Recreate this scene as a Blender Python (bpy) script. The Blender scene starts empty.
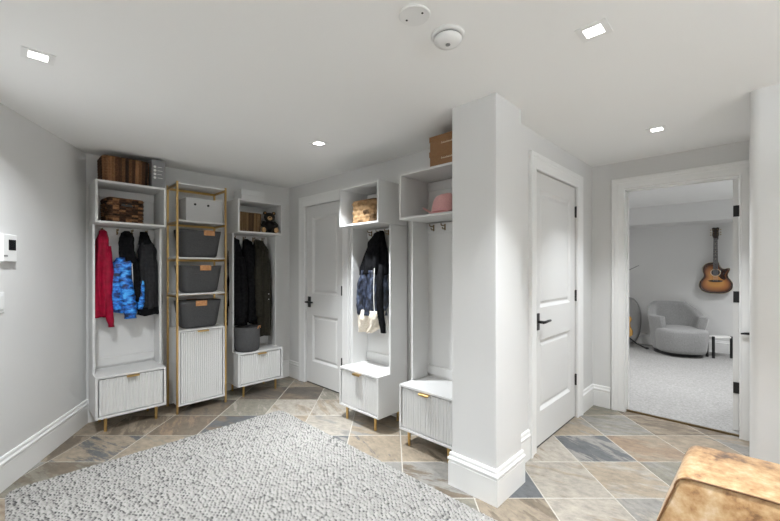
import bpy, bmesh, math, random
import numpy as np
from mathutils import Vector, Matrix, noise
PI = math.pi
random.seed(7)
C = bpy.context.scene.collection
S = bpy.context.scene
F, CXP, HZ, CAMH = 375.0, 390.0, 268.0, 1.33
FW, RT = Vector((.7166, .6977, 0)), Vector((.6977, -.7166, 0))
CEIL = 2.315

# ------------------------------------------------------------------ materials
def mat(name, col=(.8, .8, .8), rough=.5, metal=0.0, spec=.5, coat=0.0, sheen=0.0):
    m = bpy.data.materials.new(name); m.use_nodes = True
    b = m.node_tree.nodes['Principled BSDF']
    b.inputs['Base Color'].default_value = (*col, 1)
    b.inputs['Roughness'].default_value = rough
    b.inputs['Metallic'].default_value = metal
    b.inputs['Specular IOR Level'].default_value = spec
    b.inputs['Coat Weight'].default_value = coat
    b.inputs['Sheen Weight'].default_value = sheen
    return m
def nd(m, t, **kw):
    n = m.node_tree.nodes.new(t)
    for k, v in kw.items():
        if k.startswith('i_'):
            n.inputs[k[2:].replace('_', ' ')].default_value = v
        else:
            setattr(n, k, v)
    return n
def lk(m, a, b): m.node_tree.links.new(a, b)
def bsdf(m): return m.node_tree.nodes['Principled BSDF']
def ramp(m, fac, stops):
    r = nd(m, 'ShaderNodeValToRGB'); e = r.color_ramp.elements
    while len(e) < len(stops): e.new(.5)
    for el, (p, c) in zip(e, stops):
        el.position = p; el.color = (*c, 1)
    lk(m, fac, r.inputs['Fac']); return r
def coords(m, kind='Object', scale=(1, 1, 1), rot=(0, 0, 0)):
    t = nd(m, 'ShaderNodeTexCoord'); mp = nd(m, 'ShaderNodeMapping')
    mp.inputs['Scale'].default_value = scale; mp.inputs['Rotation'].default_value = rot
    lk(m, t.outputs[kind], mp.inputs['Vector']); return mp.outputs['Vector']
def noise_n(m, vec, scale, detail=4, rough=.5):
    n = nd(m, 'ShaderNodeTexNoise'); n.inputs['Scale'].default_value = scale
    n.inputs['Detail'].default_value = detail; n.inputs['Roughness'].default_value = rough
    lk(m, vec, n.inputs['Vector']); return n
def bump(m, h, strength=.3, dist=.01):
    b = nd(m, 'ShaderNodeBump'); b.inputs['Strength'].default_value = strength
    b.inputs['Distance'].default_value = dist
    lk(m, h, b.inputs['Height']); lk(m, b.outputs['Normal'], bsdf(m).inputs['Normal'])
def noisy(name, stops, scale=30, rough=.8, stretch=(1, 1, 1), bmp=0.0, bdist=.004, detail=4, **kw):
    m = mat(name, rough=rough, **kw)
    v = coords(m, 'Object', stretch)
    n = noise_n(m, v, scale, detail)
    r = ramp(m, n.outputs['Fac'], stops)
    lk(m, r.outputs['Color'], bsdf(m).inputs['Base Color'])
    if bmp: bump(m, n.outputs['Fac'], bmp, bdist)
    return m
def painted(name, col, rough):
    m = mat(name, col, rough)
    v = coords(m); n = noise_n(m, v, 180, 2)
    bump(m, n.outputs['Fac'], .04, .001)
    return m
M = {}
M['wall'] = painted('wall_paint', (.69, .688, .68), .75)
M['ceiling'] = painted('ceiling_paint', (.86, .86, .85), .85)
M['trim'] = mat('trim_paint', (.82, .82, .81), .35)
M['door'] = mat('door_paint', (.72, .717, .708), .4)
M['cab'] = mat('cabinet_lacquer', (.66, .657, .648), .42)
M['brass'] = mat('brushed_brass', (.62, .42, .17), .3, 1.0)
M['bronze'] = mat('antique_brass', (.25, .19, .11), .35, 1.0)
M['black'] = mat('black_metal', (.012, .012, .013), .4)
M['gap'] = mat('shadow_gap', (.05, .05, .05), .8)
M['plastic'] = mat('white_plastic', (.8, .8, .79), .35)
M['screen'] = mat('dark_glass', (.015, .015, .017), .1)
M['greyplastic'] = mat('grey_plastic', (.25, .25, .25), .5)
M['felt'] = noisy('charcoal_felt', [(.3, (.045, .045, .047)), (.7, (.085, .085, .087))], 160, .95, bmp=.3, bdist=.002)
M['leather'] = noisy('tan_leather', [(.3, (.42, .19, .07)), (.7, (.55, .27, .11))], 60, .55)
M['boxgrey'] = noisy('light_grey_linen', [(.35, (.47, .47, .47)), (.65, (.56, .56, .555))], 260, .9)
M['boxwhite'] = mat('white_card', (.72, .72, .715), .6)
M['boxdark'] = mat('grey_board', (.21, .21, .215), .7)
M['kraft'] = noisy('brown_card', [(.3, (.23, .115, .048)), (.7, (.29, .15, .065))], 35, .75, stretch=(1, 1, 6))
M['print'] = mat('pale_print', (.75, .62, .48), .6)
M['printw'] = mat('white_print', (.75, .75, .72), .6)
M['hatpink'] = noisy('pink_felt', [(.3, (.64, .34, .33)), (.7, (.72, .40, .385))], 90, .9, sheen=.3)
M['bearfur'] = noisy('dark_plush', [(.3, (.006, .005, .004)), (.7, (.022, .017, .014))], 150, .95, bmp=.8, bdist=.006)
M['beartan'] = noisy('tan_plush', [(.3, (.42, .25, .11)), (.7, (.58, .38, .19))], 150, .95, bmp=.6, bdist=.004)
M['red'] = noisy('crimson_fabric', [(.3, (.22, .001, .018)), (.7, (.36, .003, .034))], 22, .55, bmp=.3, bdist=.01, spec=.2)
M['blackcloth'] = noisy('black_fabric', [(.3, (.004, .004, .005)), (.7, (.012, .012, .013))], 40, .8, bmp=.3, bdist=.006, spec=.05)
M['darkcloth'] = noisy('charcoal_softshell', [(.3, (.014, .014, .016)), (.7, (.028, .028, .030))], 40, .7, bmp=.3, bdist=.006, spec=.2)
M['olive'] = noisy('dark_olive_fabric', [(.3, (.019, .017, .012)), (.7, (.034, .031, .022))], 40, .75, bmp=.3, bdist=.006, spec=.15)
M['slateblue'] = None
M['cream'] = noisy('cream_fleece', [(.3, (.70, .62, .50)), (.7, (.86, .80, .70))], 70, .95, bmp=.8, bdist=.008)
M['stripe'] = mat('reflective_grey', (.55, .56, .57), .4)
# blue camo
m = mat('blue_camo_fabric', rough=.5)
v = coords(m, 'Object', (1, 1, 1.9)); n = noise_n(m, v, 17, 3, .6)
r = ramp(m, n.outputs['Fac'], [(.36, (.004, .012, .045)), (.44, (.008, .05, .22)), (.52, (.015, .16, .62)), (.60, (.04, .32, .82)), (.70, (.10, .50, .90))])
lk(m, r.outputs['Color'], bsdf(m).inputs['Base Color']); bump(m, n.outputs['Fac'], .2, .01); M['camo'] = m
# slate-blue quilted with dark creases
m = mat('slate_blue_quilting', rough=.38)
v = coords(m, 'Object', (1, 1, .6)); n = noise_n(m, v, 26, 5, .65)
r = ramp(m, n.outputs['Fac'], [(.42, (.006, .007, .011)), (.50, (.022, .028, .048)), (.60, (.065, .082, .13)), (.72, (.15, .18, .26))])
lk(m, r.outputs['Color'], bsdf(m).inputs['Base Color']); bump(m, n.outputs['Fac'], .5, .012); M['slateblue'] = m
def wicker(name, dark, midc, light):
    m = mat(name, rough=.7, spec=.25)
    at = nd(m, 'ShaderNodeAttribute'); at.attribute_name = 'strand'
    v = coords(m); n = noise_n(m, v, 90, 3, .7)
    q = nd(m, 'ShaderNodeMath'); q.operation = 'MULTIPLY_ADD'; q.inputs[1].default_value = .45; lk(m, n.outputs['Fac'], q.inputs[0])
    q2 = nd(m, 'ShaderNodeMath'); q2.operation = 'MULTIPLY'; q2.inputs[1].default_value = .6; lk(m, at.outputs['Fac'], q2.inputs[0]); lk(m, q2.outputs[0], q.inputs[2])
    r = ramp(m, q.outputs[0], [(.22, dark), (.50, midc), (.80, light)])
    lk(m, r.outputs['Color'], bsdf(m).inputs['Base Color'])
    bump(m, n.outputs['Fac'], .4, .006)
    return m
M['wick_dark'] = wicker('dark_wicker', (.012, .005, .002), (.070, .030, .012), (.26, .125, .055))
M['wick_mid'] = wicker('brown_wicker', (.05, .026, .011), (.13, .075, .032), (.25, .15, .07))
M['wick_tan'] = wicker('natural_wicker', (.07, .038, .016), (.27, .16, .075), (.46, .30, .16))
# rug
m = mat('wool_loop', rough=.95, sheen=.2, spec=.2)
at = nd(m, 'ShaderNodeAttribute'); at.attribute_name = 'tone'
v = coords(m); n = noise_n(m, v, 420, 2)
mx = nd(m, 'ShaderNodeMath'); mx.operation = 'MULTIPLY_ADD'; mx.inputs[1].default_value = .45; lk(m, n.outputs['Fac'], mx.inputs[0]); 
lk(m, at.outputs['Fac'], mx.inputs[2])
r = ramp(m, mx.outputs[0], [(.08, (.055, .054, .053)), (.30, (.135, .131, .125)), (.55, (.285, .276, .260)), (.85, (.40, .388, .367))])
lk(m, r.outputs['Color'], bsdf(m).inputs['Base Color']); M['rug'] = m
# carpet
m = noisy('loop_carpet', [(.3, (.27, .267, .258)), (.7, (.37, .366, .357))], 55, .97, bmp=.7, bdist=.01, spec=.2); M['carpet'] = m
# upholstery
M['grey_velvet'] = noisy('grey_upholstery', [(.3, (.24, .24, .238)), (.7, (.31, .31, .306))], 70, .9, bmp=.15, bdist=.003, sheen=.4)
# cowhide
m = mat('brindle_cowhide', rough=.55, sheen=.15)
v = coords(m, 'Object', (1, 1, 1)); nl = noise_n(m, v, 4.2, 3, .55); nf = noise_n(m, v, 24, 5, .66)
mm = nd(m, 'ShaderNodeMath'); mm.operation = 'MULTIPLY_ADD'; mm.inputs[1].default_value = .58
lk(m, nl.outputs['Fac'], mm.inputs[0])
m2 = nd(m, 'ShaderNodeMath'); m2.operation = 'MULTIPLY'; m2.inputs[1].default_value = .42
lk(m, nf.outputs['Fac'], m2.inputs[0]); lk(m, m2.outputs[0], mm.inputs[2])
r = ramp(m, mm.outputs[0], [(.34, (.06, .030, .016)), (.40, (.19, .095, .038)), (.455, (.37, .205, .085)), (.53, (.49, .32, .16)), (.64, (.62, .48, .33))])
lk(m, r.outputs['Color'], bsdf(m).inputs['Base Color']); bump(m, nf.outputs['Fac'], .2, .004); M['cowhide'] = m
M['piping'] = mat('brown_piping', (.17, .08, .03), .5)
# slate tile
m = mat('slate_tile', rough=.5)
at = nd(m, 'ShaderNodeAttribute'); at.attribute_name = 'tile_col'
a2 = nd(m, 'ShaderNodeAttribute'); a2.attribute_name = 'tile_alt'
uv = nd(m, 'ShaderNodeUVMap'); uv.uv_map = 'UVMap'
mp = nd(m, 'ShaderNodeMapping'); mp.inputs['Scale'].default_value = (1, 4.2, 1); lk(m, uv.outputs['UV'], mp.inputs['Vector'])
n1 = noise_n(m, mp.outputs['Vector'], .85, 8, .70)
mp2 = nd(m, 'ShaderNodeMapping'); mp2.inputs['Scale'].default_value = (1, 1.6, 1); lk(m, uv.outputs['UV'], mp2.inputs['Vector'])
n2 = noise_n(m, mp2.outputs['Vector'], 5, 9, .74)
st = nd(m, 'ShaderNodeMath'); st.operation = 'SUBTRACT'; lk(m, n1.outputs['Fac'], st.inputs[0]); lk(m, a2.outputs['Alpha'], st.inputs[1])
s2 = nd(m, 'ShaderNodeMath'); s2.operation = 'MULTIPLY'; s2.inputs[1].default_value = 20; s2.use_clamp = True; lk(m, st.outputs[0], s2.inputs[0])
mix = nd(m, 'ShaderNodeMix'); mix.data_type = 'RGBA'; lk(m, s2.outputs[0], mix.inputs['Factor'])
lk(m, at.outputs['Color'], mix.inputs[6]); lk(m, a2.outputs['Color'], mix.inputs[7])
mot = ramp(m, n2.outputs['Fac'], [(.28, (.55, .55, .56)), (.5, (.98, .98, .98)), (.70, (1.32, 1.30, 1.27))])
mul = nd(m, 'ShaderNodeMix'); mul.data_type = 'RGBA'; mul.blend_type = 'MULTIPLY'; mul.inputs['Factor'].default_value = 1
lk(m, mix.outputs[2], mul.inputs[6]); lk(m, mot.outputs['Color'], mul.inputs[7])
lk(m, mul.outputs[2], bsdf(m).inputs['Base Color']); bump(m, n2.outputs['Fac'], .35, .004); M['tile'] = m
M['grout'] = noisy('grout', [(.3, (.42, .39, .34)), (.7, (.50, .47, .42))], 120, .9)
def emit(name, col, s):
    m = mat(name, col); b = bsdf(m)
    b.inputs['Emission Color'].default_value = (*col, 1); b.inputs['Emission Strength'].default_value = s
    return m
M['lens'] = emit('lamp_lens', (1, .98, .95), 9)
# guitar
m = mat('sunburst_lacquer', rough=.15, coat=.6)
v = coords(m, 'Object', (1, 1, 1))
sx = nd(m, 'ShaderNodeSeparateXYZ'); lk(m, v, sx.inputs[0])
def mth(op, a, b=None):
    q = nd(m, 'ShaderNodeMath'); q.operation = op
    for i, x in enumerate((a, b)):
        if x is None: continue
        if isinstance(x, (int, float)): q.inputs[i].default_value = x
        else: lk(m, x, q.inputs[i])
    return q.outputs[0]
at = nd(m, 'ShaderNodeAttribute'); at.attribute_name = 'burst'
r = ramp(m, at.outputs['Fac'], [(.0, (.010, .004, .002)), (.40, (.06, .016, .005)), (.75, (.34, .115, .024)), (1.0, (.58, .27, .065))])
lk(m, r.outputs['Color'], bsdf(m).inputs['Base Color']); M['burst'] = m
M['rosewood'] = mat('dark_rosewood', (.022, .010, .006), .35)
M['mahogany'] = mat('dark_mahogany', (.05, .018, .010), .3)
M['tortoise'] = noisy('dark_tortoise', [(.4, (.012, .005, .004)), (.65, (.06, .018, .008))], 40, .2)
M['ivory'] = mat('ivory_binding', (.6, .52, .36), .4)
M['chrome'] = mat('gold_tuners', (.65, .5, .25), .25, 1.0)
M['stone'] = mat('white_table_stone', (.80, .79, .77), .3)

# ------------------------------------------------------------------ mesh helpers
def obj(name, bm, m, parent=None, smooth=False, bevel=0.0, angle=35):
    me = bpy.data.meshes.new(name)
    bmesh.ops.recalc_face_normals(bm, faces=bm.faces[:])
    bm.to_mesh(me); bm.free()
    if isinstance(m, (list, tuple)):
        for q in m: me.materials.append(q)
    elif m: me.materials.append(m)
    o = bpy.data.objects.new(name, me); C.objects.link(o)
    if parent: o.parent = parent
    if smooth:
        for p in me.polygons: p.use_smooth = True
    if bevel:
        b = o.modifiers.new('bevel', 'BEVEL'); b.width = bevel; b.segments = 2; b.limit_method = 'ANGLE'
        b.angle_limit = math.radians(angle); b.harden_normals = False
    return o
def thing(name, label, cat, loc=(0, 0, 0), rz=0, group=None):
    o = bpy.data.objects.new(name, None); o.empty_display_size = .05; C.objects.link(o)
    o.location = loc; o.rotation_euler = (0, 0, rz)
    o['label'] = label; o['category'] = cat
    if group: o['group'] = group
    return o
def tag(o, label, cat, group=None):
    o['label'] = label; o['category'] = cat
    if group: o['group'] = group
    return o
def struct(o): o['kind'] = 'structure'; return o
def dup(root, loc, rz, label, group=None):
    r = root.copy(); C.objects.link(r); r.location = loc; r.rotation_euler = (0, 0, rz); r['label'] = label
    if group: r['group'] = group
    for ch in list(root.children):
        c = ch.copy(); C.objects.link(c); c.parent = r
        for g in ch.children:
            d = g.copy(); C.objects.link(d); d.parent = c
    return r
def box(bm, x0, x1, y0, y1, z0, z1):
    vs = [bm.verts.new(p) for p in ((x0,y0,z0),(x1,y0,z0),(x1,y1,z0),(x0,y1,z0),(x0,y0,z1),(x1,y0,z1),(x1,y1,z1),(x0,y1,z1))]
    for f in ((0,3,2,1),(4,5,6,7),(0,1,5,4),(1,2,6,5),(2,3,7,6),(3,0,4,7)):
        bm.faces.new([vs[i] for i in f])
    return vs
def nb(*boxes):
    bm = bmesh.new()
    for b in boxes: box(bm, *b)
    return bm
def prism(bm, pts, vec):
    a = [bm.verts.new(p) for p in pts]; b = [bm.verts.new(Vector(p) + Vector(vec)) for p in pts]
    n = len(pts)
    bm.faces.new(a[::-1]); bm.faces.new(b)
    for i in range(n): bm.faces.new((a[i], a[(i+1) % n], b[(i+1) % n], b[i]))
def tube(bm, pts, rad, seg=10, closed_ends=True):
    pts = [Vector(p) for p in pts]; n = len(pts)
    rads = rad if isinstance(rad, (list, tuple)) else [rad] * n
    rings = []; up = None
    for i, p in enumerate(pts):
        d = (pts[min(i+1, n-1)] - pts[max(i-1, 0)]).normalized()
        if up is None: up = Vector((0, 0, 1)) if abs(d.z) < .9 else Vector((1, 0, 0))
        a = d.cross(up).normalized(); b = a.cross(d).normalized(); up = b
        rings.append([bm.verts.new(p + (a*math.cos(t) + b*math.sin(t)) * rads[i]) for t in [2*PI*k/seg for k in range(seg)]])
    skin(bm, rings, closed_ends)
def skin(bm, rings, caps=True, close=False):
    for A, B in zip(rings, rings[1:]):
        s = len(A)
        for k in range(s): bm.faces.new((A[k], A[(k+1) % s], B[(k+1) % s], B[k]))
    if caps:
        bm.faces.new(rings[0][::-1]); bm.faces.new(rings[-1])
def lathe(bm, prof, seg=32, c=(0, 0, 0), caps=True):
    rings = [[bm.verts.new((c[0] + r*math.cos(2*PI*k/seg), c[1] + r*math.sin(2*PI*k/seg), c[2] + z)) for k in range(seg)] for r, z in prof]
    skin(bm, rings, caps)
def ellipsoid(bm, c, r, seg=20, rings=12):
    prof = []
    R = []
    for i in range(1, rings):
        t = PI * i / rings
        R.append([bm.verts.new((c[0] + r[0]*math.sin(t)*math.cos(2*PI*k/seg), c[1] + r[1]*math.sin(t)*math.sin(2*PI*k/seg), c[2] - r[2]*math.cos(t))) for k in range(seg)])
    skin(bm, R, False)
    a = bm.verts.new((c[0], c[1], c[2]-r[2])); b = bm.verts.new((c[0], c[1], c[2]+r[2]))
    for k in range(seg):
        bm.faces.new((a, R[0][(k+1) % seg], R[0][k])); bm.faces.new((b, R[-1][k], R[-1][(k+1) % seg]))
def sprism(bm, poly, axis_vec): prism(bm, poly, axis_vec)

def cloth(sections, seed=0, folds=9, amp=.012, seg=56, sub=5, flat=1.0):
    """a hanging garment piece: sections (z, cx, cy, half_width, half_depth) skinned with vertical folds that deepen downwards"""
    bm = bmesh.new(); rnd = random.Random(seed)
    ph = [rnd.uniform(0, 6.28) for _ in range(5)]
    zs = []
    for a, b in zip(sections, sections[1:]):
        for i in range(sub):
            t = i / sub; s = t*t*(3-2*t)
            zs.append([a[0] + (b[0]-a[0])*t] + [a[j] + (b[j]-a[j])*s for j in range(1, 5)])
    zs.append(list(sections[-1]))
    z0, z1 = sections[0][0], sections[-1][0]
    rings = []
    for z, cx, cy, hw, hd in zs:
        t = (z - z0) / (z1 - z0 + 1e-9); ring = []
        for k in range(seg):
            a = 2*PI*k/seg
            ca, sa = math.cos(a), math.sin(a)
            e = .8
            x = math.copysign(abs(ca)**e, ca); y = math.copysign(abs(sa)**e, sa)
            f = 1.45 * amp * (.25 + .9*t) * (math.sin(folds*a + ph[0] + 2.2*t) + .6*math.sin((folds+4)*a + ph[1] - 3*t)) 
            f += .010 * noise.noise(Vector((math.cos(a)*2 + seed*3.1, math.sin(a)*2, z*9)))
            f += .007 * noise.noise(Vector((math.cos(a)*5 + seed*7.7, math.sin(a)*5, z*26)))
            lim = min(1.0, min(hw, hd) / .03)
            ring.append(bm.verts.new((cx + x*(hw + f*lim), cy + y*(hd + f*lim*.8), z + .006*math.sin(3*a + ph[2])*t)))
        rings.append(ring)
    skin(bm, rings, True)
    return bm
def strand(name, pts, rads, m, parent, seed=0, flat=.7, seg=18):
    """a sleeve: tapered path with crumples, oval cross-section"""
    bm = bmesh.new(); P = []
    n = 14; pts = [Vector(p) for p in pts]
    def at(t):
        q = t*(len(pts)-1); i = min(int(q), len(pts)-2); f = q-i; f = f*f*(3-2*f)*.5 + f*.5
        return pts[i].lerp(pts[i+1], f), rads[i] + (rads[i+1]-rads[i])*f
    R = []
    for i in range(n+1):
        p, r = at(i/n); ring = []
        for k in range(seg):
            a = 2*PI*k/seg
            rr = r*(1 + .16*noise.noise(Vector((math.cos(a)*1.5+seed, math.sin(a)*1.5, i*.9+seed))) + .07*math.sin(i*2.3+a*2))
            ring.append(bm.verts.new(p + Vector((math.cos(a)*rr, math.sin(a)*rr*flat, 0))))
        R.append(ring)
    skin(bm, R, True)
    return obj(name, bm, m, parent, smooth=True)

# ------------------------------------------------------------------ the setting
# floor tiles: a grid turned 45 degrees to the walls
TS, R0, Z0 = .406, 1.30, 2.575
PAL = {'beige': (.37, .335, .285), 'tan': (.31, .255, .19), 'brown': (.17, .135, .098), 'grey': (.275, .262, .24),
       'olive': (.235, .218, .175), 'rust': (.285, .205, .14), 'slate': (.108, .113, .118), 'dark': (.11, .095, .08)}
PAL = {k: tuple(q*.86 for q in v) for k, v in PAL.items()}
def cell(px, py):
    z = F*CAMH/(py - HZ); r = z*(px - CXP)/F
    return math.floor((r - R0)/TS), math.floor((z - Z0)/TS)
SPEC = {}
for px, py, a, b, thr, rot in (
    (100, 448, 'tan', 'slate', .47, 0), (70, 470, 'olive', 'brown', .5, 0), (60, 448, 'brown', 'tan', .5, 1),
    (125, 425, 'brown', 'tan', .52, 1), (185, 425, 'tan', 'rust', .48, 1), (150, 447, 'tan', 'olive', .5, 0), (225, 425, 'brown', 'slate', .46, 0),
    (260, 408, 'olive', 'beige', .55, 1), (215, 408, 'brown', 'dark', .5, 1), (200, 418, 'brown', 'rust', .5, 1), (300, 392, 'brown', 'dark', .46, 0), (262, 394, 'brown', 'dark', .46, 0),
    (345, 405, 'beige', 'tan', .5, 1), (330, 392, 'olive', 'beige', .5, 1), (310, 408, 'beige', 'tan', .55, 1), (395, 425, 'tan', 'grey', .52, 0), (350, 425, 'beige', 'grey', .52, 0),
    (420, 450, 'beige', 'tan', .5, 0), (440, 475, 'tan', 'grey', .5, 0), (430, 440, 'tan', 'brown', .55, 1), (470, 495, 'grey', 'brown', .5, 0),
    (505, 515, 'tan', 'brown', .52, 1), (530, 490, 'slate', 'grey', .56, 1), (560, 480, 'beige', 'tan', .55, 0), (545, 449, 'beige', 'rust', .6, 1), (570, 426, 'tan', 'grey', .52, 1),
    (605, 450, 'grey', 'slate', .47, 1), (652, 448, 'tan', 'rust', .45, 0), (615, 425, 'grey', 'olive', .5, 0), (590, 411, 'olive', 'tan', .5, 0), (640, 425, 'tan', 'brown', .5, 0),
    (620, 484, 'beige', 'tan', .5, 1), (555, 511, 'grey', 'slate', .46, 1), (600, 510, 'beige', 'tan', .55, 0), (660, 486, 'tan', 'beige', .5, 0),
    (700, 425, 'brown', 'olive', .5, 0), (670, 420, 'tan', 'brown', .5, 0), (690, 447, 'tan', 'slate', .58, 0), (725, 440, 'grey', 'tan', .5, 0), (650, 510, 'grey', 'beige', .5, 1)):
    SPEC[cell(px, py)] = (a, b, thr, rot)
def make_floor():
    bm = bmesh.new()
    uvl = bm.loops.layers.uv.new('UVMap')
    c1 = bm.loops.layers.float_color.new('tile_col'); c2 = bm.loops.layers.float_color.new('tile_alt')
    rnd = random.Random(3); g = .0024
    for i in range(-14, 8):
        for k in range(-14, 9):
            rr, zz = R0 + (i+.5)*TS, Z0 + (k+.5)*TS
            ctr = FW*zz + RT*rr
            if not (-3.6 < ctr.x < 4.45 and -2.7 < ctr.y < 4.5): continue
            sp = SPEC.get((i, k))
            if sp is None:
                sp = (rnd.choice(['beige', 'tan', 'tan', 'grey', 'olive', 'brown']), rnd.choice(['tan', 'grey', 'brown', 'rust', 'slate']), rnd.uniform(.48, .6), rnd.randint(0, 1))
            h = TS/2 - g; jit = rnd.uniform(.92, 1.08)
            cor = [FW*(zz+b*h) + RT*(rr+a*h) for a, b in ((-1,-1),(1,-1),(1,1),(-1,1))]
            inn = [FW*(zz+b*(h-.004)) + RT*(rr+a*(h-.004)) for a, b in ((-1,-1),(1,-1),(1,1),(-1,1))]
            lo = [bm.verts.new((p.x, p.y, -.003)) for p in cor]; hi = [bm.verts.new((p.x, p.y, 0)) for p in inn]
            fs = [bm.faces.new(hi)] + [bm.faces.new((lo[q], lo[(q+1) % 4], hi[(q+1) % 4], hi[q])) for q in range(4)]
            off = (rnd.uniform(0, 50), rnd.uniform(0, 50))
            base, alt = PAL[sp[0]], PAL[sp[1]]
            for f in fs:
                for l in f.loops:
                    p = l.vert.co; d = p - ctr
                    a, b = d.dot(RT), d.dot(FW)
                    ang = (.5 if sp[3] else -.6) + rnd.uniform(0, 0)
                    if sp[3]: a, b = b, a
                    ca, sa = math.cos(.45), math.sin(.45)
                    l[uvl].uv = ((a*ca - b*sa)*2.5 + off[0], (a*sa + b*ca)*2.5 + off[1])
                    l[c1] = (*[q*jit for q in base], 1); l[c2] = (*alt, sp[2])
    o = obj('floor', bm, M['tile']); 
    gb = nb((-3.6, 4.04, -2.7, 4.3, -.08, -.002)); gr = obj('floor_grout', gb, M['grout'], o)
    return struct(o)
fl = make_floor()
struct(obj('floor_carpet', nb((4.04, 8.0, -2.0, 3.6, -.08, .012)), M['carpet']))
struct(obj('ceiling', nb((-3.6, 8.0, -2.7, 4.5, CEIL, CEIL+.1)), M['ceiling']))
AY, BX, DY, WX = 4.118, 2.45, 1.14, 4.0       # wall planes
LP = Vector((.487, AY, 0)); LD = Vector((-.493, -.870, 0)).normalized(); LN = Vector((LD.y*-1, LD.x, 0)); LN = Vector((.870, -.493, 0)).normalized()
def quadwall(name, p0, p1, nrm, th=.12, z1=CEIL):
    bm = bmesh.new(); a, b = Vector(p0), Vector(p1); n = Vector(nrm)*-th
    prism(bm, [a, b, b+n, a+n], (0, 0, z1)); return struct(obj(name, bm, M['wall']))
lend = LP + LD*5.2
quadwall('wall_left', LP - LD*.06, lend, LN)
struct(obj('wall_back', nb((.3, BX+.15, AY, AY+.12, 0, CEIL)), M['wall']))
struct(obj('wall_rear', nb((-3.6, 3.0, -2.7, -2.58, 0, CEIL)), M['wall']))
struct(obj('wall_left_far', nb((lend.x-.12, lend.x, -2.6, lend.y, 0, CEIL)), M['wall']))
# wall with the white two-panel door (front plane X = BX), opening Y 3.065..3.765
DB0, DB1, DH = 3.065, 3.765, 2.045
struct(obj('wall_middle', nb((BX, BX+.12, DB1+.004, AY, 0, CEIL), (BX, BX+.12, 1.2, DB0-.004, 0, CEIL), (BX, BX+.12, DB0-.004, DB1+.004, DH+.004, CEIL)), M['wall']))
# closed door wall (front plane Y = DY), opening X 2.675..3.549
DC0, DC1 = 2.675, 3.549
struct(obj('wall_closet', nb((2.2, DC0-.004, DY, DY+.12, 0, CEIL), (DC1+.004, WX, DY, DY+.12, 0, CEIL), (DC0-.004, DC1+.004, DY, DY+.12, DH+.004, CEIL)), M['wall']))
# doorway wall (front plane X = WX)
OW0, OW1 = .088, .858
struct(obj('wall_doorway', nb((WX, WX+.12, OW1+.02, DY+.12, 0, CEIL), (WX, WX+.12, -.5, OW0-.02, 0, CEIL), (WX, WX+.12, OW0-.02, OW1+.02, 2.05+.02, CEIL)), M['wall']))
# pillar
PX0, PX1, PY0, PY1 = 1.92, 2.238, 1.04, 1.337
struct(obj('pillar', nb((PX0, PX1, PY0, PY1, 0, CEIL)), M['wall'], bevel=.004))
# right-hand wall end, rounded corner
def wall_right():
    bm = bmesh.new(); r = .042; x0, y0 = 2.885, 0.0225
    pts = [(x0+r - r*math.cos(t), y0-r + r*math.sin(t), 0) for t in [PI/2*k/8 for k in range(9)]]
    pts = [(x0, -2.6, 0)] + pts + [(WX, .0225, 0), (WX, -2.6, 0)]
    prism(bm, pts, (0, 0, CEIL)); return struct(obj('wall_right', bm, M['wall'], bevel=0))
wr = wall_right()
# music room shell
struct(obj('wall_music_back', nb((7.75, 7.87, -2.0, 3.6, 0, CEIL)), M['wall']))
struct(obj('wall_music_left', nb((WX+.12, 7.87, 3.2, 3.32, 0, CEIL)), M['wall']))
struct(obj('wall_music_right', nb((WX+.12, 7.87, -1.72, -1.6, 0, CEIL)), M['wall']))
struct(obj('wall_music_front', nb((WX, WX+.12, DY+.12, 3.4, 0, CEIL), (WX, WX+.12, -1.7, -.5, 0, CEIL)), M['wall']))
struct(obj('soffit', nb((7.2, 7.76, -1.6, 3.2, 2.03, CEIL)), M['wall']))
# baseboards: profile extruded along a run; nrm points into the room
BPROF = [(0, 0), (.017, 0), (.017, .142), (.014, .146), (.014, .152), (.020, .158), (.020, .168), (.013, .176), (.011, .184), (.013, .188), (.010, .199), (0, .201)]
def baseboard(name, runs):
    bm = bmesh.new()
    for p0, p1, n in runs:
        p0, p1, n = Vector((*p0, 0)), Vector((*p1, 0)), Vector((*n, 0))
        prism(bm, [p0 + n*a + Vector((0, 0, b)) for a, b in BPROF], p1 - p0)
    return struct(obj(name, bm, M['trim']))
def mitre(pts, closed=False):
    pass
def base_path(name, pts):
    """baseboard mitred round the corners of a polyline; room lies to the right of the travel direction"""
    P = [Vector((*p, 0)) for p in pts]; n = len(P); bm = bmesh.new(); rings = []
    def nr(a, b):
        d = (b-a).normalized(); return Vector((d.y, -d.x, 0))
    for i in range(n):
        if i == 0: o = nr(P[0], P[1])
        elif i == n-1: o = nr(P[-2], P[-1])
        else:
            a, b = nr(P[i-1], P[i]), nr(P[i], P[i+1]); o = (a+b) / (1 + a.dot(b))
        rings.append([bm.verts.new(P[i] + o*a + Vector((0, 0, b))) for a, b in BPROF])
    skin(bm, rings, True); return struct(obj(name, bm, M['trim']))
base_path('baseboard_left', [(lend.x, -2.58), (lend.x, lend.y), (LP.x, LP.y), (BX, AY), (BX, DB1+.11)])
base_path('baseboard_pillar', [(PX1, PY1), (PX0, PY1), (PX0, PY0), (PX1, PY0), (PX1, DY), (DC0-.114, DY)][::-1][::-1] if False else [(PX1, PY1), (PX0, PY1), (PX0, PY0), (PX1, PY0), (PX1, DY-.0), (DC0-.114, DY)])
base_path('baseboard_closet', [(DC1+.114, DY), (WX, DY), (WX, OW1+.122)])
base_path('baseboard_right', [(2.885, -.03), (2.885, -2.58)])
base_path('baseboard_music', [(WX+.12, 3.2), (7.75, 3.2), (7.75, -1.6)])
base_path('baseboard_middle', [(BX, DB0-.115), (BX, 1.345)])
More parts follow.
